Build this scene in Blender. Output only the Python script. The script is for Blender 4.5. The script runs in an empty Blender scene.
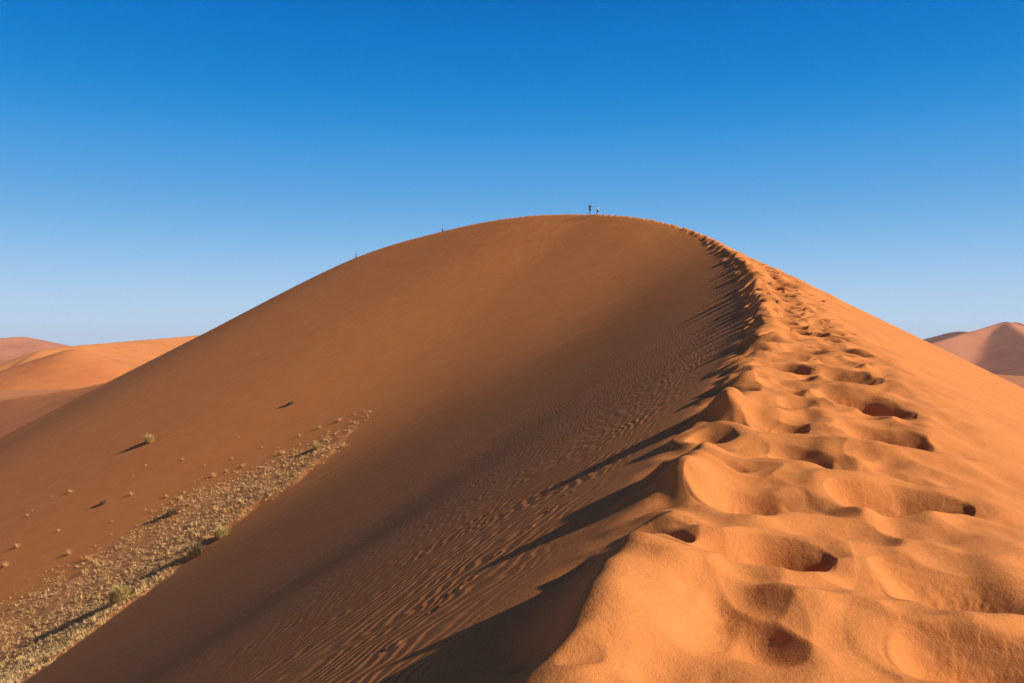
import bpy, bmesh, math, random
import numpy as np
from mathutils import Vector, Matrix

# ------------------------------------------------------------------ setup
scene = bpy.context.scene
COL = scene.collection
random.seed(7)
RNG = np.random.default_rng(11)
F = 850.0                      # focal length in pixels of a 1024 px wide frame (30 mm lens)
HOR = 341.5                    # image row of the true horizon
PITCH = math.atan((HOR - 341.5) / F)
CAM = Vector((0.0, 0.0, 0.0))  # eye level is z = 0
FLOOR = -46.0                  # desert floor level
SUN_EL, SUN_AZ = math.radians(31.0), math.radians(-15.0)   # azimuth counted from +X towards +Y
SUN = Vector((math.cos(SUN_EL) * math.cos(SUN_AZ), math.cos(SUN_EL) * math.sin(SUN_AZ), math.sin(SUN_EL)))


def ray(px, py):
    """World direction through an image point, scaled so that y = 1."""
    x, z = (px - 512.0) / F, (341.5 - py) / F
    y2 = math.cos(PITCH) - z * math.sin(PITCH)
    z2 = math.sin(PITCH) + z * math.cos(PITCH)
    return x / y2, 1.0, z2 / y2


def at(px, py, depth):
    r = ray(px, py)
    return np.array((r[0] * depth, depth, r[2] * depth))


# ------------------------------------------------------------------ noise
def _hash(ix, iy, seed):
    h = (ix.astype(np.int64) * 374761393 + iy.astype(np.int64) * 668265263 + seed * 1442695041) & 0xFFFFFFFF
    h = ((h ^ (h >> 13)) * 1274126177) & 0xFFFFFFFF
    return ((h ^ (h >> 16)) & 0xFFFFFF) / float(0xFFFFFF)


def noise2(x, y, seed=0):
    """Gradient noise, about -1..1."""
    ix, iy = np.floor(x), np.floor(y)
    fx, fy = x - ix, y - iy
    u = fx * fx * fx * (fx * (fx * 6 - 15) + 10)
    v = fy * fy * fy * (fy * (fy * 6 - 15) + 10)

    def g(ox, oy):
        a = _hash(ix + ox, iy + oy, seed) * 2 * math.pi
        return np.cos(a) * (fx - ox) + np.sin(a) * (fy - oy)
    n0 = g(0, 0) * (1 - u) + g(1, 0) * u
    n1 = g(0, 1) * (1 - u) + g(1, 1) * u
    return (n0 * (1 - v) + n1 * v) * 1.5


def fbm(x, y, seed=0, octaves=4, gain=0.5):
    s, a = 0.0, 1.0
    for k in range(octaves):
        s = s + a * noise2(x * 2 ** k, y * 2 ** k, seed + 17 * k)
        a *= gain
    return s


def cells(x, y, seed=0, jitter=0.8):
    """Distance to the nearest of one jittered point per unit cell (scallops with sharp rims between them)."""
    ix, iy = np.floor(x), np.floor(y)
    acc = np.zeros(x.shape)
    for ox in (-1, 0, 1):
        for oy in (-1, 0, 1):
            cx, cy = ix + ox, iy + oy
            px = cx + .5 + jitter * (_hash(cx, cy, seed) - .5); py = cy + .5 + jitter * (_hash(cx, cy, seed + 91) - .5)
            acc += np.exp(-30.0 * np.sqrt((x - px) ** 2 + (y - py) ** 2))
    return -np.log(acc + 1e-30) / 30.0


def sstep(a, b, x):
    t = np.clip((x - a) / (b - a), 0, 1)
    return t * t * (3 - 2 * t)


def smax(a, b, k):
    h = np.clip(0.5 + 0.5 * (a - b) / k, 0, 1)
    return b + (a - b) * h + k * h * (1 - h)


# ------------------------------------------------------------------ dune surface from its crest line
def catmull(P, per):
    """Centripetal-ish Catmull-Rom through the control points (per = samples per span)."""
    P = np.asarray(P, float)
    Q = np.vstack((2 * P[0] - P[1], P, 2 * P[-1] - P[-2]))
    out = []
    for i in range(len(P) - 1):
        p0, p1, p2, p3 = Q[i:i + 4]
        d0 = np.linalg.norm(p1 - p0) ** .5; d1 = np.linalg.norm(p2 - p1) ** .5; d2 = np.linalg.norm(p3 - p2) ** .5
        t0, t1, t2, t3 = 0, d0, d0 + d1, d0 + d1 + d2
        t = np.linspace(t1, t2, per, endpoint=False)[:, None]
        a1 = (t1 - t) / (t1 - t0) * p0 + (t - t0) / (t1 - t0) * p1
        a2 = (t2 - t) / (t2 - t1) * p1 + (t - t1) / (t2 - t1) * p2
        a3 = (t3 - t) / (t3 - t2) * p2 + (t - t2) / (t3 - t2) * p3
        b1 = (t2 - t) / (t2 - t0) * a1 + (t - t0) / (t2 - t0) * a2
        b2 = (t3 - t) / (t3 - t1) * a2 + (t - t1) / (t3 - t1) * a3
        out.append((t2 - t) / (t2 - t1) * b1 + (t - t1) / (t2 - t1) * b2)
    out.append(P[-1:])
    return np.vstack(out)


def envelope(x, y, C, left, right, direct=False):
    """Sand at its angle of repose below a crest polyline C: the highest of all cones standing on the crest.
    left(d, s) and right(d, s) give the drop at distance d; s is the position along the crest."""
    x = np.asarray(x, float); y = np.asarray(y, float)
    n = len(C)
    A, B = C[:-1], C[1:]
    L = np.hypot(B[:, 0] - A[:, 0], B[:, 1] - A[:, 1])
    S = np.concatenate(([0], np.cumsum(L)))
    best = np.full(x.shape, -1e9); dist = np.full(x.shape, 1e9); sd = np.zeros(x.shape); along = np.zeros(x.shape)
    CH = 40000
    for k in range(0, x.size, CH):
        xs, ys = x[k:k + CH, None], y[k:k + CH, None]
        # coarse: nearest sample of the crest
        st = 3
        D2 = (xs - C[None, ::st, 0]) ** 2 + (ys - C[None, ::st, 1]) ** 2
        j = np.argmin(D2, 1) * st
        xx, yy = xs[:, 0], ys[:, 0]
        dmin = np.full(xx.shape, 1e9); sg = np.ones(xx.shape); al = np.zeros(xx.shape)
        for o in range(-st - 1, st + 1):
            i = np.clip(j + o, 0, n - 2)
            ax, ay = A[i, 0], A[i, 1]; bx, by = B[i, 0] - ax, B[i, 1] - ay
            t = np.clip(((xx - ax) * bx + (yy - ay) * by) / (L[i] ** 2), 0, 1)
            ex, ey = xx - ax - t * bx, yy - ay - t * by
            d = np.hypot(ex, ey)
            cr = bx * ey - by * ex
            m = d < dmin
            dmin = np.where(m, d, dmin); sg = np.where(m, np.where(cr >= 0, 1.0, -1.0), sg); al = np.where(m, S[i] + t * L[i], al)
        # highest cone, coarse, then refined along the two neighbouring spans
        Dc = np.sqrt(D2); sC = S[::st][None, :]
        lf = sg > 0
        Z = np.empty_like(Dc)
        Z[lf] = C[None, ::st, 2] - left(Dc[lf], np.broadcast_to(sC, Dc.shape)[lf])
        Z[~lf] = C[None, ::st, 2] - right(Dc[~lf], np.broadcast_to(sC, Dc.shape)[~lf])
        j = np.argmax(Z, 1) * st
        zb = np.full(xx.shape, -1e9)
        for o in range(-st, st):
            i = np.clip(j + o, 0, n - 2)
            for t in (0.0, 0.25, 0.5, 0.75):
                cx = A[i, 0] + t * (B[i, 0] - A[i, 0]); cy = A[i, 1] + t * (B[i, 1] - A[i, 1]); cz = A[i, 2] + t * (B[i, 2] - A[i, 2])
                d = np.hypot(xx - cx, yy - cy); s = S[i] + t * L[i]
                zb = np.maximum(zb, cz - np.where(lf, left(d, s), right(d, s)))
        # the closest point itself
        i = np.clip(np.searchsorted(S, al) - 1, 0, n - 2)
        t = np.clip((al - S[i]) / L[i], 0, 1)
        cz = A[i, 2] + t * (B[i, 2] - A[i, 2])
        zl = cz - left(dmin, al); zl = zl + (np.maximum(zb, zl) - zl) * (sstep(0.0, 1.2, dmin) if direct else 1.0)
        zb = np.where(lf, zl, cz - right(dmin, al) if direct else np.maximum(zb, cz - right(dmin, al)))
        best[k:k + CH] = zb; dist[k:k + CH] = dmin; sd[k:k + CH] = sg; along[k:k + CH] = al
    return best, dist * sd, along


# crest of the great dune: image point and depth of the ridge as it climbs and bends left
CREST_PX = [(603, 660, 3.6), (640, 580, 4.3), (690, 510, 5.5), (702, 470, 6.6), (735, 410, 9.2), (754, 370, 12), (763, 340, 18), (760, 300, 44),
            (747, 268, 80), (722, 248, 109), (690, 231, 127), (650, 220, 140), (620, 216.2, 148), (590, 214.5, 156), (520, 217, 170),
            (440, 232, 186), (354, 258.5, 198), (200, 335.5, 205), (100, 386, 205), (0, 437, 203), (-150, 500, 200)]
CREST = [(-22, -90, -14), (-10, -40, -7.5), (-3.2, -10, -3.0), (-0.55, 0, -1.7)] + [tuple(at(*c)) for c in CREST_PX]
C_MAIN = catmull(CREST, 24)


def left_drop(d, s):
    """Slip face: rippled and a little gentler below the crest, then at the angle of repose."""
    d = np.sqrt(d * d + .06) - .245
    m = 0.595 - 0.035 * sstep(108, 165, s) + 0.025 * sstep(190, 250, s)
    m1 = 0.51 + 0.085 * sstep(222, 256, s)
    D = 5.5 + 6.0 * sstep(108, 150, s)
    return m * d - (m - m1) * D * (1 - np.exp(-d / D))


def right_drop(d, s):
    """A trodden bench along the crest, then the windward flank."""
    d = np.sqrt(d * d + .06) - .245
    k = 0.8 + 0.4 * sstep(115, 160, s) - 0.6 * sstep(165, 215, s)
    a, b = 1.0 * k, 3.6 * k
    t = np.clip((d - a) / (b - a), 0, 1)
    flat = 0.07 + 0.22 * sstep(165, 215, s)
    return flat * d + (0.522 - flat) * ((b - a) * (t ** 3 - t ** 4 / 2) + np.maximum(d - b, 0))


def gauss_blur(Zg, sig):
    r = int(3 * sig); k = np.exp(-0.5 * (np.arange(-r, r + 1) / sig) ** 2); k /= k.sum()
    P = np.pad(Zg, r, mode='edge')
    P = sum(k[i] * P[i:i + Zg.shape[0], :] for i in range(2 * r + 1))
    return sum(k[i] * P[:, i:i + Zg.shape[1]] for i in range(2 * r + 1))


def cubic_sample(G, gx, gy):
    """Catmull-Rom lookup in a regular grid (rows = y)."""
    ix = np.clip(np.floor(gx).astype(int), 1, G.shape[1] - 3); iy = np.clip(np.floor(gy).astype(int), 1, G.shape[0] - 3)
    fx, fy = np.clip(gx - ix, 0, 1), np.clip(gy - iy, 0, 1)

    def wts(t):
        return (-.5 * t + t * t - .5 * t ** 3, 1 - 2.5 * t * t + 1.5 * t ** 3, .5 * t + 2 * t * t - 1.5 * t ** 3, -.5 * t * t + .5 * t ** 3)
    wx, wy = wts(fx), wts(fy)
    return sum(wy[b] * sum(wx[a] * G[iy + b - 1, ix + a - 1] for a in range(4)) for b in range(4))


# the bowl between the two arms: drifted sand rounds the fold between the faces
BG_STEP, BG_X0, BG_Y0, BG_NX, BG_NY = 2.0, -300.0, -20.0, 180, 160
_gx, _gy = np.meshgrid(BG_X0 + BG_STEP * np.arange(BG_NX), BG_Y0 + BG_STEP * np.arange(BG_NY))
_gz, _gw, _gs = envelope(_gx.ravel(), _gy.ravel(), C_MAIN, left_drop, right_drop)
BOWL = gauss_blur(_gz.reshape(_gx.shape), 4.5)


def base_height(x, y):
    z, w, s = envelope(x, y, C_MAIN, left_drop, right_drop, True)
    inside = (x > BG_X0 + 10) & (x < 50) & (y > 0) & (y < BG_Y0 + BG_STEP * (BG_NY - 6))
    k = np.where(inside, sstep(7, 32, w) * sstep(0, 60, x - BG_X0 - 10), 0.0)
    zb = cubic_sample(BOWL, (x - BG_X0) / BG_STEP, (y - BG_Y0) / BG_STEP)
    z = z + (zb - z) * k
    return smax(z, np.full(z.shape, FLOOR - 6.0), 2.0), w, s


def ground_hit(px, py, fn=None):
    """Where the line of sight through an image point meets the ground."""
    r = ray(px, py)
    t = np.geomspace(1.0, 600, 1500)
    z, w, s = base_height(r[0] * t, t)
    f = z - r[2] * t
    i = int(np.argmax(f > 0))
    a = f[i - 1] / (f[i - 1] - f[i])
    return np.array((r[0], 1.0)) * (t[i - 1] + a * (t[i] - t[i - 1]))


def poly_dist(x, y, P):
    """Signed distance to an open polyline (positive on its left)."""
    best = np.full(x.shape, 1e9); sg = np.ones(x.shape)
    for a, b in zip(P[:-1], P[1:]):
        ex, ey = b - a
        t = np.clip(((x - a[0]) * ex + (y - a[1]) * ey) / (ex * ex + ey * ey), 0, 1)
        dx, dy = x - a[0] - t * ex, y - a[1] - t * ey
        d = np.hypot(dx, dy); m = d < best
        best = np.where(m, d, best); sg = np.where(m, np.where(ex * dy - ey * dx >= 0, 1.0, -1.0), sg)
    return best * sg


# grassy gully where the two slip faces meet: its edge under the near face and its upper edge on the far face
GULLY_NEAR = np.array([ground_hit(*p) for p in ((383, 405), (352, 430), (344, 446), (300, 481), (250, 512), (180, 567), (100, 627), (20, 685), (-60, 745))])
GULLY_FAR = np.array([ground_hit(*p) for p in ((388, 402), (330, 432), (290, 446), (200, 478), (100, 545), (0, 600), (-90, 650))])


def gully(x, y):
    dn = -poly_dist(x, y, GULLY_NEAR)           # > 0 beyond the near edge
    df = poly_dist(x, y, GULLY_FAR)             # > 0 on the near side of the far edge
    return dn, df


# ------------------------------------------------------------------ trodden trail along the ridge
S_GRID = np.linspace(0, 460, 4601)
_L = np.hypot(C_MAIN[1:, 0] - C_MAIN[:-1, 0], C_MAIN[1:, 1] - C_MAIN[:-1, 1]); S_MAIN = np.concatenate(([0], np.cumsum(_L)))


def trail_scale(s):
    """The trail widens and coarsens up the ridge."""
    y = np.interp(s, S_MAIN, C_MAIN[:, 1])
    return 1 + 1.1 * sstep(17, 60, y) - 1.4 * sstep(95, 145, y)


SP_GRID = np.concatenate(([0], np.cumsum(0.1 / trail_scale(S_GRID[:-1]))))


def trail_coords(w, s):
    k = trail_scale(s)
    return np.interp(s, S_GRID, SP_GRID), w / k, k


# the prints that show one by one: image x, image y, half width px, length / width, depth, turn, steepness of the sunward wall
PITS_PX = [(764, 556, 84, .62, .30, 4, .80), (728, 500, 60, 1.0, .30, 10, 1.0), (880, 498, 88, .64, .36, 6, 1.0), (796, 452, 44, 1.0, .28, 10, .72),
           (876, 434, 46, 1.3, .32, 10, 1.0), (856, 400, 42, 1.6, .32, 10, 1.0), (712, 620, 80, 1.1, .15, -20, 1.1), (955, 648, 90, .60, .25, -16, 1.0),
           (940, 583, 90, .75, .23, 0, 1.0), (872, 668, 34, .8, .12, 0, .8),
           (768, 425, 36, 1.2, .26, 0, 1.0), (660, 676, 56, .9, .18, -10, 1.0),
           (664, 541, 34, .7, .26, -10, .8), (718, 434, 30, 1.0, .24, 0, .8), (748, 376, 18, 1.2, .26, 0, .8), (588, 676, 40, .6, .2, 0, .8),
           (780, 389, 26, 1.8, .28, 12, .9), (799, 403, 24, 1.0, .22, 0, .8), (782, 367, 36, .95, .28, 10, .75), (751, 359, 28, 1.7, .26, 10, .9), (799, 338, 30, .95, .26, 10, .75),
           (782, 343, 20, 1.6, .24, 0, .8), (836, 350, 30, 1.8, .26, 0, 1.0), (840, 376, 32, 1.5, .28, 0, 1.0), (780, 313, 20, 1.8, .26, 0, .75), (797, 301, 16, 1.8, .26, 10, .75),
           (782, 295, 20, 1.5, .26, 0, .75), (782, 284, 18, 1.8, .26, 0, .75), (768, 271, 15, 2.2, .26, 0, .75), (824, 325, 26, 1.8, .24, 0, 1.0)]


def make_pits():
    P = []
    pts = [ground_hit(px, py) for px, py, *_ in PITS_PX]
    _, w, s = base_height(np.array([p[0] for p in pts]), np.array([p[1] for p in pts]))
    sp, wp, k = trail_coords(w, s)
    for i, (px, py, rpx, asp, dp, ang, st) in enumerate(PITS_PX):
        rx = rpx * pts[i][1] / F / k[i]
        P.append((sp[i], wp[i], rx, min(rx * asp, 1.0), dp * (1.0 if st < .75 else 1.25) * min(rx / .72, 1.1), math.radians(ang + 22), st))
    hand = list(P)
    rnd = random.Random(5)
    a = np.interp(90, S_GRID, SP_GRID); end = np.interp(285, S_GRID, SP_GRID)
    a_near0, a_near1 = np.interp(95, S_GRID, SP_GRID), np.interp(107, S_GRID, SP_GRID)
    while a < end:
        for w0, jit, pr in ((-.6, .22, 1.0), (-1.4, .3, .8), (-2.1, .35, .4), (.02, .2, .6)):
            if rnd.random() < pr and (a < a_near0 or a > a_near1 or rnd.random() < .8):
                q = (a + rnd.uniform(-.3, .3), w0 + rnd.uniform(-jit, jit))
                if any(((q[0] - h[0]) / (h[3] + .12)) ** 2 + ((q[1] - h[1]) / (h[2] + .12)) ** 2 < 1 for h in hand):
                    continue
                r = rnd.uniform(.18, .36) if a_near0 < a < a_near1 else rnd.uniform(.30, .50)
                P.append((q[0], q[1], r * rnd.uniform(.9, 1.3), r * rnd.uniform(.6, .9), rnd.uniform(.28, .44) * (.55 if a < a_near1 else 1.0 if a < a_near1 + 4 else 1.7) * r * (1.0 if w0 > -2 else .6), rnd.uniform(-.1, .8), rnd.choice((.72, .8, .9, 1.0, 1.1))))
        a += rnd.uniform(.45, .65)
    return P


PITS = make_pits()
# banks of trodden sand that throw the long shadows: image x, image y, size along, size across, height
MOUNDS_PX = [(606, 622, .48, .28, .25), (640, 568, .22, .24, .14), (696, 480, .42, .28, .23), (706, 452, .2, .25, .08), (731, 412, .38, .30, .23), (745, 386, .3, .3, .22), (756, 358, .4, .32, .26), (800, 604, .4, .4, .06), (690, 600, .3, .3, .05)]
_p = np.array([ground_hit(m[0], m[1]) for m in MOUNDS_PX])
_, _w, _s = base_height(_p[:, 0], _p[:, 1])
_sp, _wp, _k = trail_coords(_w, _s)
MOUNDS = [(_sp[i], _wp[i], *MOUNDS_PX[i][2:]) for i in range(len(MOUNDS_PX))]
# small footprints of people who ran down the near slip face
TRACK_PX = [(596, 449), (590, 455), (569, 493), (552, 509), (528, 529), (498, 554), (469, 580), (454, 592), (434, 610), (392, 646),
            (340, 540), (366, 528), (380, 521), (418, 503), (455, 485), (495, 466),
            (268, 423), (260, 426), (252, 431), (245, 435), (239, 438), (230, 443), (222, 448), (212, 453)]
TRACK_XY = [ground_hit(*p) for p in TRACK_PX]
GROOVE = [np.array([ground_hit(*p) for p in L]) for L in (((640, 298), (560, 345), (480, 388), (400, 432), (320, 478), (270, 505)), ((560, 362), (500, 395), (430, 437), (350, 482)))]


def relief(x, y, w, s):
    """Everything people and wind left: footprints, scalloped rims, mounds, tracks."""
    dz = np.zeros(x.shape)
    dz += 0.015 * fbm(x / 9.0, y / 9.0, 3, 3) * sstep(1.5, 8, np.abs(w)) * np.exp(-np.abs(w) / 60)
    near = (w < 4.5) & (w > -14) & (s > 88) & (s < 300)
    xs, ys, ws, ss = x[near], y[near], w[near], s[near]
    sp, wp, k = trail_coords(ws, ss)
    ends = sstep(88, 92, ss) * sstep(298, 270, ss)
    band = sstep(.8, .1, wp) * sstep(-3.2, -1.4, wp)
    a0 = sp + .09 * noise2(sp * 1.6, wp * 1.6, 31) + .025 * noise2(sp * 3.3, wp * 3.3, 32)
    b0 = wp + .09 * noise2(sp * 1.6, wp * 1.6, 41) + .025 * noise2(sp * 3.3, wp * 3.3, 42)
    crest = np.exp(-((wp + .05) / .40) ** 2)
    far = sstep(106, 112, ss)
    h = crest * (.01 + far * (.16 + .19 * noise2(sp / .9, wp / 1.6, 55)))
    for ms, mw, rs, rw, a in MOUNDS:
        h += a * np.exp(-(((a0 - ms) / rs) ** 2 + ((b0 - mw) / rw) ** 2))
    c1 = cells(a0 / .66 + .22 * noise2(sp / .8, wp / .8, 67), b0 / .85 + .35 * noise2(sp / 2.0, wp / 2.0, 66) + .18 * noise2(sp / .7, wp / .7, 68), 21)
    trod = sstep(.7, .15, wp) * sstep(-2.4, -1.3, wp)
    c2 = cells(a0 / .33 + .4 * noise2(sp / .5, wp / .5, 71), b0 / .40, 25)
    h += trod * .09 * sstep(-.1, .5, noise2(sp / 1.1, wp / 1.1, 72)) * (np.minimum(c2, .9) ** 1.6 - .25)
    cell = trod * (.17 + .13 * sstep(97.0, 100.0, ss) - .05 * sstep(106, 113, ss)) * (np.minimum(c1, .9) ** 1.7 - .25)
    h += band * ((.05 + .05 * far) * noise2(sp / .9, wp / 1.0, 5) + .026 * noise2(sp / .33, wp / .33, 6) + .006 * noise2(sp / .16, wp / .16, 8))
    h += .05 * sstep(-1.5, -2.4, wp) * sstep(-4.5, -3, wp) * noise2(sp / 1.6, wp / .9, 12)
    order = np.argsort(sp); so_ = sp[order]
    cut = np.full(xs.shape, 1.0); rim = np.zeros(xs.shape)
    for (ps, pw, rx, ry, dp, ang, st) in PITS:
        R = 2.0 * max(rx, ry)
        i0, i1 = np.searchsorted(so_, ps - R), np.searchsorted(so_, ps + R)
        q = order[i0:i1]
        q = q[np.abs(wp[q] - pw) < R]
        if q.size == 0:
            continue
        dx, dy = -(b0[q] - pw), a0[q] - ps
        u = dx * math.cos(ang) + dy * math.sin(ang); v = -dx * math.sin(ang) + dy * math.cos(ang)
        ru = np.where(u > 0, rx * st * 1.15, rx * (1.7 - st))
        r2 = (u / ru) ** 2 + (v / ry) ** 2
        c = dp * (r2 ** .9 - 1.0) if st < .7 else -dp * (.5 * np.clip(1 - r2, 0, 1) ** 1.6 + .5 * (1 - np.minimum(r2, 1))) + .02 * np.maximum(r2 - 1, 0)
        cut[q] = np.minimum(cut[q], c)
        rim[q] = np.maximum(rim[q], (.26 if st < .7 else .12) * dp * np.exp(-((np.sqrt(r2) - 1.12) / .30) ** 2))
    c = np.minimum(cut, .3)
    kk = .012
    hh = np.clip(.5 + .5 * (cell - c) / kk, 0, 1)
    h += cell + (c - cell) * hh - kk * hh * (1 - hh) + rim * sstep(-.02, .03, cut)
    h += sstep(-.05, -.14, cut) * (.005 * noise2(sp / .06, wp / .06, 61) + .003 * noise2(sp / .03, wp / .03, 62)) * sstep(112, 104, ss)
    dz[near] += h * k * ends
    for p in TRACK_XY:
        q = (np.abs(x - p[0]) < 1.2) & (np.abs(y - p[1]) < 1.2)
        if q.any():
            big = .75 if p[1] < 12 else (1.0 if p[1] < 30 else 2.0)
            d = np.hypot((x[q] - p[0]) / 1.0, (y[q] - p[1]) / 1.4) / (.036 * big)
            dz[q] += (-.016 * np.exp(-d * d) + .006 * np.exp(-((d - 1.5) / .5) ** 2)) * big
    for L in GROOVE:
        q = (w > 4) & (w < 60) & (s > 140) & (s < 260)
        d = poly_dist(x[q], y[q], L)
        dz[q] += (1.0 if L is GROOVE[0] else .35) * (-.10 * np.exp(-(d / .4) ** 2) + .07 * np.exp(-((d - 1.0) / .5) ** 2)) * (.55 + .45 * noise2(x[q] / 6, y[q] / 6, 9))
    return dz


def terrain(x, y):
    """Height, distance from the crest, distance along it, churned mask, grass mask."""
    z, w, s = base_height(x, y)
    dn, df = gully(x, y)
    g = np.where((w > 15) & (y > 5), 1.0, 0.0)
    fill = sstep(-.3, 2.0, dn + .8 * noise2(x / 1.7, y / 1.7, 93)) * sstep(-1.0, 9.0, df) * g
    hum = fbm(x / 4.0, y / 4.0, 77, 3)
    z = z + fill * (0.28 + .10 * hum) + .03 * fill * noise2(x / .9, y / .9, 78)
    z = z + relief(x, y, w, s)
    k = trail_scale(s)
    churn = sstep(1.0, .2, w / k) * sstep(-4.2, -2.4, w / k) * sstep(90, 94, s) * sstep(265, 255, s)
    return z, w, s, churn, fill


# ------------------------------------------------------------------ mesh helpers
def grid_mesh(name, X, Y, Z, mat, attrs=None):
    nr, nc = X.shape
    me = bpy.data.meshes.new(name)
    V = np.stack((X, Y, Z), -1).reshape(-1, 3).astype(np.float32)
    idx = np.arange(nr * nc).reshape(nr, nc)
    Q = np.stack((idx[:-1, :-1], idx[:-1, 1:], idx[1:, 1:], idx[1:, :-1]), -1).reshape(-1, 4).astype(np.int32)
    me.vertices.add(len(V)); me.vertices.foreach_set('co', V.ravel())
    me.loops.add(Q.size); me.loops.foreach_set('vertex_index', Q.ravel())
    me.polygons.add(len(Q)); me.polygons.foreach_set('loop_start', np.arange(0, Q.size, 4, dtype=np.int32))
    me.polygons.foreach_set('use_smooth', np.ones(len(Q), dtype=bool))
    me.update(calc_edges=True)
    for k, a in (attrs or {}).items():
        at_ = me.attributes.new(k, 'FLOAT', 'POINT'); at_.data.foreach_set('value', a.ravel().astype(np.float32))
    me.materials.append(mat)
    o = bpy.data.objects.new(name, me); COL.objects.link(o)
    return o


class Nodes:
    """Tiny helper to write node trees."""
    def __init__(self, name):
        self.m = bpy.data.materials.new(name); self.m.use_nodes = True
        self.t = self.m.node_tree; self.b = self.t.nodes['Principled BSDF']
        self.b.inputs['Specular IOR Level'].default_value = 0.12

    def n(self, kind, **kw):
        nd = self.t.nodes.new('ShaderNode' + kind)
        for k, v in kw.items():
            if k in nd.inputs.keys() if isinstance(k, str) else False:
                self.put(nd.inputs[k], v)
            else:
                setattr(nd, k, v)
        return nd

    def put(self, sock, v):
        if hasattr(v, 'is_output'):
            self.t.links.new(v, sock)
        else:
            sock.default_value = v

    def math(self, op, a, b=0.0, c=None, clamp=False):
        nd = self.t.nodes.new('ShaderNodeMath'); nd.operation = op; nd.use_clamp = clamp
        self.put(nd.inputs[0], a); self.put(nd.inputs[1], b)
        if c is not None: self.put(nd.inputs[2], c)
        return nd.outputs[0]

    def attr(self, name):
        return self.n('Attribute', attribute_name=name).outputs['Fac']

    def combine(self, x, y, z=0.0):
        nd = self.t.nodes.new('ShaderNodeCombineXYZ')
        for i, v in enumerate((x, y, z)): self.put(nd.inputs[i], v)
        return nd.outputs[0]

    def noise(self, vec, scale, detail=2.0, rough=0.5):
        nd = self.t.nodes.new('ShaderNodeTexNoise'); nd.noise_dimensions = '3D'
        self.put(nd.inputs['Vector'], vec); nd.inputs['Scale'].default_value = scale
        nd.inputs['Detail'].default_value = detail; nd.inputs['Roughness'].default_value = rough
        return nd.outputs['Fac']

    def mix(self, f, a, b):
        nd = self.t.nodes.new('ShaderNodeMix'); nd.data_type = 'RGBA'
        self.put(nd.inputs[0], f); self.put(nd.inputs[6], a); self.put(nd.inputs[7], b)
        return nd.outputs[2]

    def ramp(self, f, a, b):
        nd = self.t.nodes.new('ShaderNodeMapRange'); nd.interpolation_type = 'SMOOTHSTEP'
        self.put(nd.inputs[0], f); nd.inputs[1].default_value = a; nd.inputs[2].default_value = b
        return nd.outputs[0]

    def bump(self, h, dist, strength=1.0, normal=None):
        nd = self.t.nodes.new('ShaderNodeBump'); nd.inputs['Distance'].default_value = dist
        self.put(nd.inputs['Strength'], strength); self.put(nd.inputs['Height'], h)
        if normal is not None: self.put(nd.inputs['Normal'], normal)
        return nd.outputs[0]


SAND_A, SAND_B = (0.67, 0.246, 0.073, 1), (0.52, 0.172, 0.046, 1)


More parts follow.
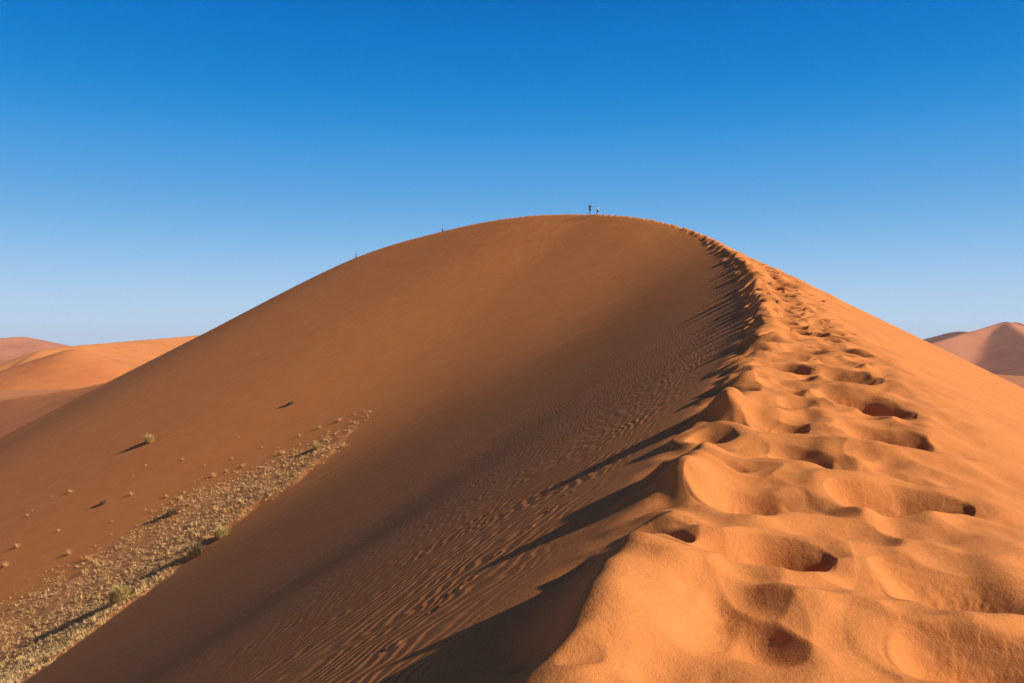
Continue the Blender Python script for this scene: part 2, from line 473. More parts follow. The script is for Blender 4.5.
def dune_material():
    N = Nodes('dune_sand')
    pos = N.n('TexCoord').outputs['Object']
    w, s, churn, grass = (N.attr(k) for k in ('w', 's', 'churn', 'grass'))
    # grains, and slow changes of tint
    grain = N.noise(pos, 110.0, 3.0, 0.7)
    patch = N.noise(pos, 0.35, 3.0, 0.55)
    grain = N.math('ADD', N.math('MULTIPLY', grain, 0.6), N.math('MULTIPLY', N.noise(pos, 45.0, 2.0, 0.6), 0.4))
    left = N.ramp(w, 0.0, 1.2)
    streak = N.noise(N.combine(N.math('MULTIPLY', s, 2.2), N.math('MULTIPLY', w, 0.10)), 1.0, 3.0, 0.6)
    f = N.math('ADD', N.math('MULTIPLY', N.math('SUBTRACT', grain, 0.5), 2.2), N.math('MULTIPLY', N.math('SUBTRACT', patch, 0.5), 0.9))
    f = N.math('ADD', f, N.math('MULTIPLY', N.math('SUBTRACT', streak, 0.5), 0.9))
    f = N.math('ADD', f, 0.35, clamp=True)
    col = N.mix(f, SAND_A, SAND_B)
    thin = N.ramp(N.noise(N.combine(N.math('MULTIPLY', s, 3.2), N.math('MULTIPLY', w, 0.035)), 1.0, 3.0, 0.65), 0.55, 0.72)
    thin = N.math('MULTIPLY', thin, N.math('MULTIPLY', N.math('SUBTRACT', 1.0, churn), N.math('SUBTRACT', 1.0, N.math('MULTIPLY', left, 0.75))))
    col = N.mix(N.math('MULTIPLY', thin, 0.75), col, (0.50, 0.165, 0.04, 1))
    col = N.mix(N.math('MULTIPLY', grass, 0.28), col, (0.58, 0.36, 0.17, 1))
    N.put(N.b.inputs['Base Color'], col)
    N.b.inputs['Roughness'].default_value = 0.95
    # wind ripples on the slip face
    ph = N.math('ADD', N.math('MULTIPLY', w, 0.98), N.math('MULTIPLY', s, 0.22))
    warp = N.math('MULTIPLY', N.math('SUBTRACT', N.noise(N.combine(N.math('MULTIPLY', w, 1.0), N.math('MULTIPLY', s, 0.8)), 0.7, 1.0), 0.5), 1.5)
    warp2 = N.math('MULTIPLY', N.math('SUBTRACT', N.noise(N.combine(w, N.math('MULTIPLY', s, 1.5)), 1.9, 1.0), 0.5), 0.30)
    ph = N.math('ADD', N.math('ADD', ph, warp), warp2)
    wave = N.math('SINE', N.math('MULTIPLY', ph, 2 * math.pi / 0.155))
    wave = N.math('MULTIPLY', N.math('ADD', wave, N.math('MULTIPLY', N.math('SINE', N.math('MULTIPLY', ph, 4 * math.pi / 0.155)), 0.22)), 0.5)
    amp = N.math('MULTIPLY', N.ramp(w, 0.7, 1.8), N.math('SUBTRACT', 1.0, N.math('MULTIPLY', N.ramp(w, 12.0, 50.0), 0.7)))
    amp = N.math('MULTIPLY', amp, N.ramp(N.noise(pos, 0.4, 2.0), -0.15, 0.40))
    amp = N.math('MULTIPLY', amp, N.math('SUBTRACT', 1.0, grass))
    wave = N.math('MULTIPLY', wave, amp)
    n1 = N.bump(wave, 0.016)
    rip2 = N.math('SINE', N.math('MULTIPLY', N.math('ADD', N.math('ADD', s, N.math('MULTIPLY', w, 0.35)), N.math('MULTIPLY', N.noise(pos, 1.3, 2.0), 0.5)), 2 * math.pi / 0.11))
    n1 = N.bump(N.math('MULTIPLY', rip2, N.math('MULTIPLY', N.ramp(w, -2.5, -4.0), N.ramp(N.noise(pos, 0.6, 2.0), 0.4, 0.6))), 0.004, 1.0, n1)
    # long avalanche streaks down both flanks
    st2 = N.noise(N.combine(N.math('MULTIPLY', s, 1.6), N.math('MULTIPLY', w, 0.06)), 1.0, 4.0, 0.6)
    n2 = N.bump(N.math('MULTIPLY', N.math('ADD', st2, N.math('MULTIPLY', thin, -0.35)), N.math('MULTIPLY', N.math('SUBTRACT', 1.0, churn), N.math('SUBTRACT', 1.0, N.math('MULTIPLY', left, 0.8)))), 0.08, 1.0, n1)
    # lumps, then grains
    lump = N.noise(pos, 9.0, 4.0, 0.6)
    n3 = N.bump(lump, 0.02, N.math('ADD', 0.25, N.math('MULTIPLY', churn, 0.15)), n2)
    n4 = N.bump(grain, 0.0065, 0.9, n3)
    N.put(N.b.inputs['Normal'], n4)
    return N.m


def far_sand(name, a, b, sc):
    N = Nodes(name)
    pos = N.n('TexCoord').outputs['Object']
    f = N.ramp(N.noise(pos, sc, 5.0, 0.6), 0.35, 0.7)
    N.put(N.b.inputs['Base Color'], N.mix(f, a, b)); N.b.inputs['Roughness'].default_value = 0.95
    N.put(N.b.inputs['Normal'], N.bump(N.noise(pos, sc * 3, 5.0), 2.0, 0.4))
    return N.m


m_sand = dune_material()

# ------------------------------------------------------------------ the great dune
QUICK = False
if QUICK:
    az = np.concatenate((np.linspace(-180, -40, 60, endpoint=False), np.linspace(-40, 40, 480, endpoint=False), np.linspace(40, 180, 61)))
    rr = np.geomspace(0.7, 450, 560)
else:
    az = np.concatenate((np.linspace(-180, -60, 40, endpoint=False), np.linspace(-60, -34, 120, endpoint=False), np.linspace(-34, 34, 1050, endpoint=False),
                         np.linspace(34, 60, 120, endpoint=False), np.linspace(60, 180, 41)))
    rr = np.concatenate((np.geomspace(0.7, 2.4, 60, endpoint=False), np.geomspace(2.4, 16, 640, endpoint=False), np.geomspace(16, 260, 660, endpoint=False), np.geomspace(260, 450, 30)))
R_, A_ = np.meshgrid(rr, np.radians(az), indexing='ij')
X = R_ * np.sin(A_); Y = R_ * np.cos(A_)
Z, W_, S_, CH_, GR_ = (a.reshape(X.shape) for a in terrain(X.ravel(), Y.ravel()))
dune = grid_mesh('sand_dune', X, Y, Z, m_sand, {'w': W_, 's': S_, 'churn': CH_, 'grass': GR_})
dune['kind'] = 'structure'

# ------------------------------------------------------------------ desert floor and far dunes
N = Nodes('desert_floor')
pos = N.n('TexCoord').outputs['Object']
N.put(N.b.inputs['Base Color'], N.mix(N.ramp(N.noise(pos, .01, 6.0, .6), .4, .65), (0.56, 0.21, 0.075, 1), (0.50, 0.19, 0.075, 1)))
N.b.inputs['Roughness'].default_value = 0.95
gx = np.linspace(-6000, 6000, 61); GX, GY = np.meshgrid(gx, gx, indexing='xy')
floor_o = grid_mesh('ground', GX, GY, np.full(GX.shape, FLOOR), N.m); floor_o['kind'] = 'structure'

m_far = far_sand('far_dune_sand', (0.62, 0.215, 0.062, 1), (0.52, 0.165, 0.048, 1), 0.02)
m_farlight = far_sand('far_bright_sand', (0.70, 0.26, 0.075, 1), (0.62, 0.21, 0.058, 1), 0.02)
m_farred = far_sand('far_red_sand', (0.56, 0.22, 0.12, 1), (0.47, 0.17, 0.09, 1), 0.012)


def hill(crest_px, left, right, mat, blur=0.0, n=(150, 130), seed=1, rough=1.0):
    """A far dune hanging from its crest line, on a grid around it."""
    C = catmull([at(*c) for c in crest_px], 16)
    x0, x1 = C[:, 0].min() - 420, C[:, 0].max() + 420
    y0, y1 = C[:, 1].min() - 420, C[:, 1].max() + 420
    gx, gy = np.linspace(x0, x1, n[0]), np.linspace(y0, y1, n[1])
    GX, GY = np.meshgrid(gx, gy, indexing='xy')
    lf = lambda d, s: left * d
    rt = lambda d, s: right * d
    z, w_, s_ = envelope(GX.ravel(), GY.ravel(), C, lf, rt)
    z = z.reshape(GX.shape)
    if blur:
        zb = gauss_blur(z, blur); k = sstep(10, 90, np.abs(w_)).reshape(GX.shape)
        z = z + (zb - z) * k
    z = z + rough * (2.5 * fbm(GX / 120, GY / 120, seed, 3)) * sstep(0, 60, np.abs(w_)).reshape(GX.shape)
    z = np.maximum(z, FLOOR - 5)
    o = grid_mesh('hill', GX, GY, z, mat); o['kind'] = 'structure'
    return o


hill([(-160, 440, 620), (-60, 412, 590), (0, 400, 560), (95, 384, 480), (180, 368, 420), (260, 352, 390)], .45, .42, m_far, 0, (170, 150), 3, .6)
hill([(-120, 405, 1300), (-60, 392, 1230), (0, 375.5, 1130), (40, 362, 1020), (75, 349, 920), (98, 355, 960), (130, 366, 1010), (190, 385, 1050)], .40, .34, m_far, 1.0, (210, 190), 5, .5)
hill([(40, 350, 1150), (75, 345.5, 1250), (110, 342.6, 1330), (190, 336, 1480), (260, 330, 1600), (340, 336, 1700)], .4, .24, m_farlight, 2, (190, 170), 8)
hill([(-160, 336, 2200), (-60, 341, 2250), (0, 338, 2350), (25, 337, 2400), (55, 343, 2450), (95, 350, 2500), (150, 356, 2500)], .4, .24, m_farred, 2, (170, 150), 12)
hill([(915, 341, 2300), (934, 336.5, 2250), (950, 332.5, 2150), (966, 331.5, 2000), (985, 338, 1850)], .4, .42, m_farred, 0, (170, 150), 15, .5)
hill([(900, 350, 1330), (915, 347, 1420), (940, 341, 1500), (967, 332.5, 1600), (990, 326.3, 1690), (1005, 321.5, 1740), (1014, 327, 1600), (1036, 342, 1380), (1070, 354, 1150)], .35, .36, m_farred, 1.5, (210, 190), 18, .3)
hill([(985, 330, 2400), (1014, 322, 2400), (1030, 326, 2350), (1080, 336, 2300), (1150, 342, 2300)], .35, .30, m_farred, 2, (170, 150), 22)

# ------------------------------------------------------------------ grass and shrubs
def tag(o, label=None, cat=None, group=None, kind=None):
    for k, v in (('label', label), ('category', cat), ('group', group), ('kind', kind)):
        if v: o[k] = v
    return o


def straw(name, a, b, c):
    """Dry grass: every blade takes its own tint between three colours."""
    N = Nodes(name)
    t = N.attr('tint')
    col = N.mix(N.ramp(t, .25, .75), a, b)
    col = N.mix(N.ramp(t, .8, 1.0), col, c)
    N.put(N.b.inputs['Base Color'], col); N.b.inputs['Roughness'].default_value = 0.8
    tr = N.n('BsdfTranslucent'); N.put(tr.inputs['Color'], col)
    mxs = N.n('MixShader'); mxs.inputs[0].default_value = 0.4
    N.t.links.new(N.b.outputs[0], mxs.inputs[1]); N.t.links.new(tr.outputs[0], mxs.inputs[2])
    N.t.links.new(mxs.outputs[0], N.t.nodes['Material Output'].inputs['Surface'])
    return N.m


m_grass = straw('dry_grass', (0.78, 0.50, 0.20, 1), (0.97, 0.72, 0.36, 1), (0.55, 0.42, 0.15, 1))
m_shrub = straw('straw_shrub', (0.74, 0.54, 0.25, 1), (0.85, 0.66, 0.34, 1), (0.55, 0.42, 0.16, 1))
m_dead = straw('dead_twigs', (0.24, 0.16, 0.08, 1), (0.42, 0.29, 0.15, 1), (0.52, 0.40, 0.19, 1))
m_green = straw('green_shrub', (0.58, 0.44, 0.17, 1), (0.78, 0.60, 0.28, 1), (0.38, 0.32, 0.10, 1))


def blades_mesh(name, P, H, LEAN, TURN, WID, TINT, mat):
    """Many bent grass blades (two quads each, tapering) in one mesh. P: feet (n x 3)."""
    n = len(P)
    d = np.stack((np.cos(TURN), np.sin(TURN), np.zeros(n)), 1); side = np.stack((-np.sin(TURN), np.cos(TURN), np.zeros(n)), 1)
    V = []
    for f, ww in ((0.0, 1.0), (0.55, .8), (1.0, .15)):
        c = P + d * (LEAN * H * f ** 1.7)[:, None] + np.array((0, 0, 1.0)) * (H * (f - .25 * LEAN * f * f))[:, None]
        V += [c - side * (WID * ww / 2)[:, None], c + side * (WID * ww / 2)[:, None]]
    V = np.stack(V, 1).reshape(-1, 3)
    b = np.arange(n)[:, None] * 6
    Q = np.concatenate((b + np.array([[0, 1, 3, 2]]), b + np.array([[2, 3, 5, 4]])), 1).reshape(-1, 4).astype(np.int32)
    me = bpy.data.meshes.new(name)
    me.vertices.add(len(V)); me.vertices.foreach_set('co', V.astype(np.float32).ravel())
    me.loops.add(Q.size); me.loops.foreach_set('vertex_index', Q.ravel())
    me.polygons.add(len(Q)); me.polygons.foreach_set('loop_start', np.arange(0, Q.size, 4, dtype=np.int32))
    me.update(calc_edges=True)
    a = me.attributes.new('tint', 'FLOAT', 'POINT'); a.data.foreach_set('value', np.repeat(TINT, 6).astype(np.float32))
    me.materials.append(mat)
    return me


def tuft_blades(rng, feet, size, per, spread=.45, lean=(.15, .9), width=.05):
    """Blade arrays for tufts standing at FEET with the given sizes."""
    n = len(feet)
    P = np.repeat(feet, per, 0); S = np.repeat(size, per)
    a = rng.uniform(0, 2 * math.pi, n * per); r = np.sqrt(rng.uniform(0, 1, n * per)) * spread * S
    P = P + np.stack((np.cos(a) * r, np.sin(a) * r, np.full(n * per, -.03)), 1)
    H = S * rng.uniform(.55, 1.1, n * per); LEAN = rng.uniform(*lean, n * per)
    TURN = a + rng.normal(0, .6, n * per); W = S * width * rng.uniform(.7, 1.4, n * per)
    T = np.clip(np.repeat(rng.uniform(0, 1, n), per) * .6 + rng.uniform(0, .4, n * per), 0, 1)
    return P, H, LEAN, TURN, W, T


def ground_z(x, y):
    return terrain(np.atleast_1d(np.asarray(x, float)), np.atleast_1d(np.asarray(y, float)))[0]


# the matted grass of the gully: nobody could count it
rg = np.random.default_rng(3)
cx = rg.uniform(-75, -8, 130000); cy = rg.uniform(25, 112, 130000)
dn, df = gully(cx, cy)
dn = dn + .9 * fbm(cx / 1.7, cy / 1.7, 93, 2); df = df + 2.2 * fbm(cx / 3.0, cy / 3.0, 94, 2)
dens = sstep(-.3, .5, dn) * (.12 + .88 * sstep(1.0, 5.0, df)) * sstep(-.5, .4, df)
dens = dens * np.clip(.62 + .9 * fbm(cx / 3.2, cy / 3.2, 91, 3) + .3 * sstep(14, 3, dn), 0, 1)
keep = (rg.uniform(0, 1, cx.size) < dens)
cx, cy = cx[keep][:24000], cy[keep][:24000]
gz_ = ground_z(cx, cy)
gz_ok = np.stack((cx, cy, gz_), 1)
sz = rg.uniform(.12, .31, len(cx)) * (1 + .9 * (rg.uniform(0, 1, len(cx)) > .95))
me = blades_mesh('grass', *tuft_blades(rg, gz_ok, sz, 10, .5, (.2, 1.0), .11), m_grass)
go = bpy.data.objects.new('grass', me); COL.objects.link(go)
tag(go, 'matted straw coloured grass filling the gully below the dark slip face', kind='stuff')

# tufts one can tell apart on the bare sand above it
TUFT_PX = [(146, 466, .4), (239, 438, .3), (183, 460, .35), (232, 459, .4), (283, 454, .6), (227, 472, .5), (243, 467, .5), (214, 477, .6), (133, 476, .3), (132, 495, .5), (167, 497, .6),
           (28, 516, .4), (71, 492, .5), (18, 547, .7), (70, 554, .7), (33, 511, .3), (59, 531, .4), (6, 566, .6), (112, 522, .3),
           (90, 560, .6), (300, 436, .5), (320, 428, .45), (340, 421, .5), (355, 415, .35), (205, 466, .3), (52, 497, .3), (262, 448, .3)]
protos = []
for k in range(4):
    r_ = np.random.default_rng(40 + k)
    protos.append(blades_mesh('grass_tuft', *tuft_blades(r_, np.zeros((1, 3)), np.array([1.0]), 42, .42, (.1, .8), .05), m_grass))
pts = [ground_hit(px, py) for px, py, _ in TUFT_PX]
zz = ground_z([p[0] for p in pts], [p[1] for p in pts])
base = bpy.data.objects.new('grass_tuft', protos[0])
for k, (px, py, size) in enumerate(TUFT_PX):
    o = base if k == 0 else base.copy()
    o.data = protos[k % 4]
    COL.objects.link(o)
    o.location = (pts[k][0], pts[k][1], zz[k]); o.scale = (size * (.75 + .35 * ((k * 7) % 5) / 4),) * 3; o.rotation_euler = (0, 0, k * 1.7)
    tag(o, 'small dry grass tuft standing alone on the bare sand above the grassy gully', 'grass tuft', 'single grass tufts on the sand slope')


def shrub(name, px, py, wid, hgt, mat, label, n=900, seed=1, cat='shrub', lean=(.1, .9)):
    """A domed desert shrub: a woody base of stems and a crown of thin twigs."""
    r_ = np.random.default_rng(seed)
    p = ground_hit(px, py); z = ground_z(p[0], p[1])[0]
    root = bpy.data.objects.new(name, None); COL.objects.link(root); root.location = (p[0], p[1], z)
    tag(root, label, cat)
    a = r_.uniform(0, 2 * math.pi, n); u = np.sqrt(r_.uniform(0, 1, n))
    hh = hgt * np.sqrt(np.clip(1 - .85 * u * u, 0, 1)) * r_.uniform(.45, 1.1, n) * (1 + .22 * np.sin(3 * a + seed) + .15 * np.sin(5 * a + 2 * seed + 4 * u))
    start = r_.uniform(0, .6, n)
    P = np.stack((np.cos(a) * u * wid * .42, np.sin(a) * u * wid * .42, hh * start - .04), 1)
    me = blades_mesh('crown', P, hh * (1 - start) + .05, r_.uniform(*lean, n), a + r_.normal(0, .7, n), wid * r_.uniform(.018, .05, n), r_.uniform(0, 1, n), mat)
    o = bpy.data.objects.new('crown', me); COL.objects.link(o); o.parent = root
    m = 26
    a = r_.uniform(0, 2 * math.pi, m)
    P = np.stack((np.cos(a) * wid * .08, np.sin(a) * wid * .08, np.full(m, -.08)), 1)
    me = blades_mesh('stem', P, np.full(m, hgt * .7), r_.uniform(.3, 1.0, m), a, np.full(m, wid * .035), r_.uniform(0, 1, m), m_dead)
    o = bpy.data.objects.new('stem', me); COL.objects.link(o); o.parent = root
    return root


shrub('straw_bush', 150, 442, 1.45, 1.15, m_shrub, 'large rounded pale straw bush alone on the open sand slope, throwing a long shadow', 2200, 3, 'bush')
shrub('dead_bush', 291, 404, 1.0, .55, m_dead, 'low dark dead bush half buried in drifted sand high above the gully head', 500, 4, 'bush')
shrub('dead_bush', 103, 504, 1.0, .55, m_dead, 'low dark dead bush beside a pale sand drift under the straw bush', 500, 5, 'bush')
shrub('green_shrub', 121, 604, 2.2, 1.5, m_green, 'bushy yellow-green shrub at the lower edge of the gully grass beside the dark slip face', 1800, 6)
shrub('green_shrub', 222, 537, 1.7, 1.1, m_green, 'pale green shrub at the gully edge, near the middle of the grass band', 1300, 7)
shrub('dead_bush', 197, 556, 1.9, 1.5, m_dead, 'dark leafless bush at the gully edge between the two pale green shrubs', 500, 8, 'bush', (.3, 1.0))
shrub('green_shrub', 318, 450, 1.4, .8, m_green, 'small green shrub near the narrow upper end of the gully grass', 800, 9)
shrub('dead_bush', 173, 516, 1.6, .8, m_dead, 'dark dead bush on a bare orange hummock at the upper edge of the gully grass', 500, 10, 'bush')

# ------------------------------------------------------------------ people on the crest
def plain(name, col, rough=.7):
    N = Nodes(name)
    pos = N.n('TexCoord').outputs['Object']
    c2 = tuple(c * .8 for c in col)
    N.put(N.b.inputs['Base Color'], N.mix(N.noise(pos, 14.0, 3.0), (*col, 1), (*c2, 1))); N.b.inputs['Roughness'].default_value = rough
    return N.m


m_skin = plain('skin', (0.48, 0.28, 0.19)); m_hair = plain('hair', (0.03, 0.022, 0.018)); m_navy = plain('navy_cloth', (0.018, 0.025, 0.05)); m_black = plain('black_cloth', (0.02, 0.02, 0.022))
m_white = plain('white_cloth', (0.78, 0.78, 0.78)); m_pink = plain('pale_pink_cloth', (0.72, 0.55, 0.58)); m_eye = plain('eye', (0.02, 0.02, 0.02), .2); m_shoe = plain('shoe', (0.06, 0.05, 0.045))


def skinned(name, chains, mat, parent=None, sub=2):
    """One continuous body grown round connected joints. chains: lists of (x, y, z, radius); chains share equal first joints."""
    V, Rr, E, key = [], [], [], {}
    for ch in chains:
        prev = None
        for (x, y, z, r) in ch:
            k = (round(x, 4), round(y, 4), round(z, 4))
            if k not in key:
                key[k] = len(V); V.append((x, y, z)); Rr.append(r)
            i = key[k]
            if prev is not None and prev != i: E.append((prev, i))
            prev = i
    me = bpy.data.meshes.new(name); me.from_pydata(V, E, [])
    o = bpy.data.objects.new(name, me); COL.objects.link(o)
    md = o.modifiers.new('skin', 'SKIN'); md.use_smooth_shade = True
    ss = o.modifiers.new('sub', 'SUBSURF'); ss.levels = ss.render_levels = sub
    sd = me.skin_vertices[0].data
    comp = list(range(len(V)))                       # connected pieces: one root each

    def find(i):
        while comp[i] != i: i = comp[i]
        return i
    for a, b in E: comp[find(b)] = find(a)
    seen = set()
    for i, r in enumerate(Rr):
        sd[i].radius = (r, r); root = find(i)
        sd[i].use_root = root not in seen; seen.add(root)
    dg = bpy.context.evaluated_depsgraph_get()
    new = bpy.data.meshes.new_from_object(o.evaluated_get(dg)); new.name = name
    o.modifiers.clear(); o.data = new; bpy.data.meshes.remove(me)
    for p in new.polygons: p.use_smooth = True
    new.materials.clear(); new.materials.append(mat)
    if parent: o.parent = parent
    return o


def lerp(a, b, t):
    return tuple(a[i] + (b[i] - a[i]) * t for i in range(3))


def person(px, turn, label, top, bottom, bottom_len, arms, stride=.0, hat=None, height=1.75, legs_apart=.10, beyond=0.0):
    """A standing figure facing -y in its own frame. arms: for each side (elbow, wrist) points; stride: fore-aft spread of the feet."""
    i = int(np.argmin([abs(512 + F * c[0] / c[1] - px) if c[1] > 145 else 1e9 for c in C_MAIN]))
    c = C_MAIN[i]
    nb = C_MAIN[i + 1] - c
    x, y = c[0] + beyond * nb[1] / math.hypot(nb[0], nb[1]), c[1] - beyond * nb[0] / math.hypot(nb[0], nb[1])
    z = ground_z(x, y)[0]
    root = bpy.data.objects.new('person', None); COL.objects.link(root)
    root.location = (x, y, z - .02); root.rotation_euler = (0, 0, turn); root.scale = (height / 1.75,) * 3
    tag(root, label, 'person')
    pelvis, chest, neck = (0, 0, .95), (0, -.01, 1.30), (0, 0, 1.47)
    body = [[(*pelvis, .125), (0, 0, 1.10, .115), (*chest, .135), (0, 0, 1.42, .09), (*neck, .055), (0, -.015, 1.54, .062), (0, -.02, 1.60, .092), (0, -.012, 1.67, .092), (0, 0, 1.715, .055)],
            [(0, -.02, 1.60, .092), (0, -.105, 1.595, .014)]]
    torso = [[(0, 0, .93, .135), (0, 0, 1.10, .132), (*chest, .152), (0, 0, 1.425, .10)]]
    short = [[(0, 0, 1.0, .137), (0, 0, .93, .145)]]
    hands, shoes = [], []
    for sgn, arm, st in ((-1, arms[0], stride), (1, arms[1], -stride)):
        sh = (sgn * .175, 0, 1.40); el = (sgn * arm[0][0], arm[0][1], arm[0][2]); wr = (sgn * arm[1][0], arm[1][1], arm[1][2])
        body.append([(0, 0, 1.42, .09), (*sh, .062), (*lerp(sh, el, .5), .047), (*el, .039), (*lerp(el, wr, .4), .038), (*wr, .026)])
        torso.append([(0, 0, 1.425, .10), (*sh, .075), (*lerp(sh, el, .62), .062)])
        # hand: palm, four fingers, a thumb from the side of the palm
        d = Vector(wr) - Vector(el); d.normalize(); sd = d.cross(Vector((0, -1, 0.15))); sd.normalize()
        palm = Vector(wr) + d * .055
        body[-1] += [(*palm, .030)]
        for q, ln in ((-.030, .062), (-.010, .076), (.010, .072), (.030, .055)):
            a = palm + sd * q; b = a + d * (ln * .6); e = b + d * (ln * .45) + Vector((0, -.018, 0))
            hands.append([(*a, .009), (*b, .0085), (*e, .007)])
        t0 = Vector(wr) + d * .03 + Vector((0, -.02, 0)); t1 = t0 + d * .03 + Vector((0, -.028, 0)); t2 = t1 + d * .03 + Vector((0, -.006, 0))
        hands.append([(*t0, .011), (*t1, .010), (*t2, .008)])
        hip = (sgn * .09, 0, .90); kn = (sgn * (legs_apart + .0), -.03 + st * .45, .50); an = (sgn * legs_apart, .02 + st, .09)
        body.append([(*pelvis, .125), (*hip, .095), (*lerp(hip, kn, .5), .078), (*kn, .056), (*lerp(kn, an, .35), .058), (*an, .040), (an[0], an[1] - .06, .045, .040), (an[0], an[1] - .16, .035, .032)])
        leg = [(0, 0, .93, .145), (*hip, .112), (*lerp(hip, kn, .55), .096)]
        if bottom_len == 'long':
            leg += [(*kn, .074), (*lerp(kn, an, .5), .070), (*lerp(kn, an, .92), .058)]
        else:
            leg += [(*lerp(hip, kn, .9), .090)]
        short.append(leg)
        shoes.append([(an[0], an[1] + .035, .045, .045), (an[0], an[1] - .06, .045, .048), (an[0], an[1] - .17, .04, .040)])
    skinned('body', body + hands, m_skin, root, 1)
    skinned('shirt', torso, top, root, 1)
    skinned('trousers' if bottom_len == 'long' else 'shorts', short, bottom, root, 1)
    for sshoe in shoes: skinned('shoe', [sshoe], m_shoe, root, 1)
    hair = [[(0, .02, 1.60, .085), (0, .02, 1.67, .10), (0, .005, 1.725, .075)]]
    skinned('hair', hair, m_hair, root, 1)
    for sx in (-.032, .032): skinned('eye', [[(sx, -.108, 1.635, .010), (sx, -.100, 1.635, .010)]], m_eye, root, 1)
    if hat:
        skinned('hat', [[(0, 0, 1.70, .105), (0, 0, 1.745, .105), (0, 0, 1.785, .08)], [(0, 0, 1.70, .105), (0, -.12, 1.695, .05)]], hat, root, 1)
    return root


down = ((.25, .03, 1.13), (.27, -.05, .88))
hip_arm = ((.33, .06, 1.17), (.20, -.08, 1.02))
up_arm = ((.24, -.20, 1.22), (.10, -.24, 1.47))
person(589.2, -.5, 'person in dark shirt and dark shorts, taller left one of the pair on the summit', m_navy, m_black, 'short', (down, hip_arm), height=1.84)
person(596.8, .8, 'person in white shirt and dark shorts, right one of the pair on the summit', m_white, m_black, 'short', (up_arm, down), .10, height=1.74)
person(440.0, -1.3, 'person in pale pink top and dark trousers walking the crest left of the summit', m_pink, m_black, 'long', (hip_arm, down), .30, height=1.70, beyond=.9)
person(354.5, -1.3, 'person in all dark clothes, lowest on the left shoulder of the dune', m_black, m_black, 'long', (down, hip_arm), .30, height=1.72, beyond=1.0)

# ------------------------------------------------------------------ dry air
hm = bpy.data.materials.new('air'); hm.use_nodes = True; hm.node_tree.nodes.clear()
ho = hm.node_tree.nodes.new('ShaderNodeOutputMaterial'); hv = hm.node_tree.nodes.new('ShaderNodeVolumePrincipled')
hv.inputs['Density'].default_value = 0.00005; hv.inputs['Color'].default_value = (0.80, 0.82, 0.92, 1); hv.inputs['Anisotropy'].default_value = 0.1
hm.node_tree.links.new(hv.outputs[0], ho.inputs['Volume'])
bm = bmesh.new(); bmesh.ops.create_cube(bm, size=1.0)
for v in bm.verts: v.co = (v.co.x * 12600, v.co.y * 12600, FLOOR - 6.5 if v.co.z < 0 else 75.0)
hme = bpy.data.meshes.new('haze'); bm.to_mesh(hme); bm.free(); hme.materials.append(hm)
hz = bpy.data.objects.new('haze', hme); COL.objects.link(hz); hz['kind'] = 'stuff'; hz['label'] = 'thin dusty air that fades the far dunes'

# ------------------------------------------------------------------ camera, sun, sky
cd = bpy.data.cameras.new('camera'); cam = bpy.data.objects.new('camera', cd); COL.objects.link(cam)
cam.location = CAM; cam.rotation_euler = (math.pi / 2 + PITCH, 0, 0)
cd.sensor_width = 36; cd.lens = 36 * F / 1024; cd.clip_start = 0.05; cd.clip_end = 60000
scene.camera = cam

sl = bpy.data.lights.new('sun', 'SUN'); sl.energy = 5.0; sl.angle = math.radians(0.53); sl.color = (1.0, 0.89, 0.74)
so = bpy.data.objects.new('sun', sl); COL.objects.link(so)
so.rotation_euler = (-SUN).to_track_quat('-Z', 'Y').to_euler(); so.location = (0, 0, 200)

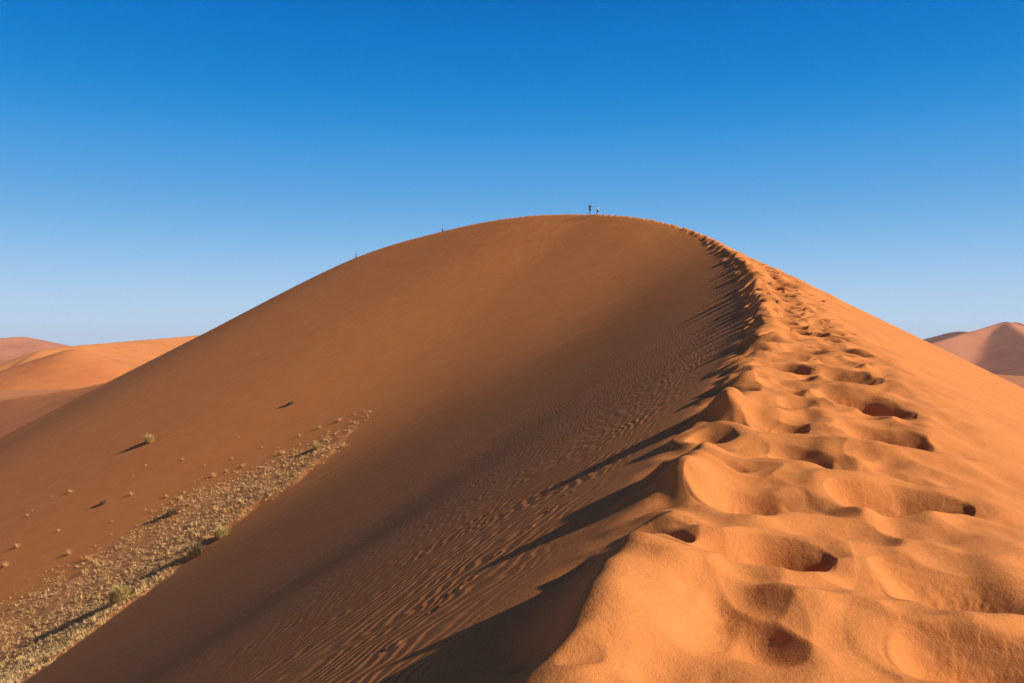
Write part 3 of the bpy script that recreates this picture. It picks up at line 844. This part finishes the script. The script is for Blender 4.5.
w = bpy.data.worlds.new('World'); scene.world = w; w.use_nodes = True
nt = w.node_tree; bg = nt.nodes['Background']
sky = nt.nodes.new('ShaderNodeTexSky'); sky.sky_type = 'NISHITA'; sky.sun_disc = False
sky.sun_elevation = SUN_EL; sky.sun_rotation = math.pi / 2 - SUN_AZ
sky.air_density = 1.0; sky.dust_density = 0.0; sky.ozone_density = 2.0
hs = nt.nodes.new('ShaderNodeHueSaturation'); hs.inputs['Saturation'].default_value = 1.6
nt.links.new(sky.outputs[0], hs.inputs['Color'])
# clear dry desert air: pale at the horizon, deep blue from 20 degrees up
tc = nt.nodes.new('ShaderNodeTexCoord'); sx = nt.nodes.new('ShaderNodeSeparateXYZ'); nt.links.new(tc.outputs['Generated'], sx.inputs[0])
rp = nt.nodes.new('ShaderNodeValToRGB'); nt.links.new(sx.outputs['Z'], rp.inputs[0]); rp.color_ramp.interpolation = 'B_SPLINE'


def srgb(r, g, b):
    return tuple((c / 255 / 12.92 if c <= 10 else ((c / 255 + .055) / 1.055) ** 2.4) for c in (r, g, b)) + (1.0,)


EXPO = 0.27
SKY = [(0.0, srgb(192, 216, 243)), (0.04, srgb(180, 210, 241)), (0.08, srgb(155, 198, 238)), (0.12, srgb(126, 183, 233)), (0.16, srgb(98, 168, 228)), (0.20, srgb(78, 158, 224)), (0.24, srgb(50, 147, 220)),
       (0.28, srgb(28, 136, 214)), (0.32, srgb(16, 126, 208)), (0.37, srgb(8, 114, 200)), (0.44, srgb(2, 76, 146)), (0.54, srgb(2, 38, 84)), (0.70, srgb(3, 24, 54)), (1.0, srgb(3, 18, 44))]
while len(rp.color_ramp.elements) < len(SKY): rp.color_ramp.elements.new(0.5)
for e, (p, c) in zip(rp.color_ramp.elements, SKY): e.position = p; e.color = c
STR = 0.07
sc = nt.nodes.new('ShaderNodeVectorMath'); sc.operation = 'SCALE'; nt.links.new(rp.outputs[0], sc.inputs[0]); sc.inputs['Scale'].default_value = 1 / STR / 2 ** EXPO
mx = nt.nodes.new('ShaderNodeMix'); mx.data_type = 'RGBA'; mx.inputs[0].default_value = 0.94
nt.links.new(hs.outputs[0], mx.inputs[6]); nt.links.new(sc.outputs[0], mx.inputs[7]); nt.links.new(mx.outputs[2], bg.inputs[0]); bg.inputs[1].default_value = STR
vs = scene.view_settings; vs.view_transform = 'Standard'; vs.look = 'None'; vs.exposure = EXPO; vs.gamma = 1
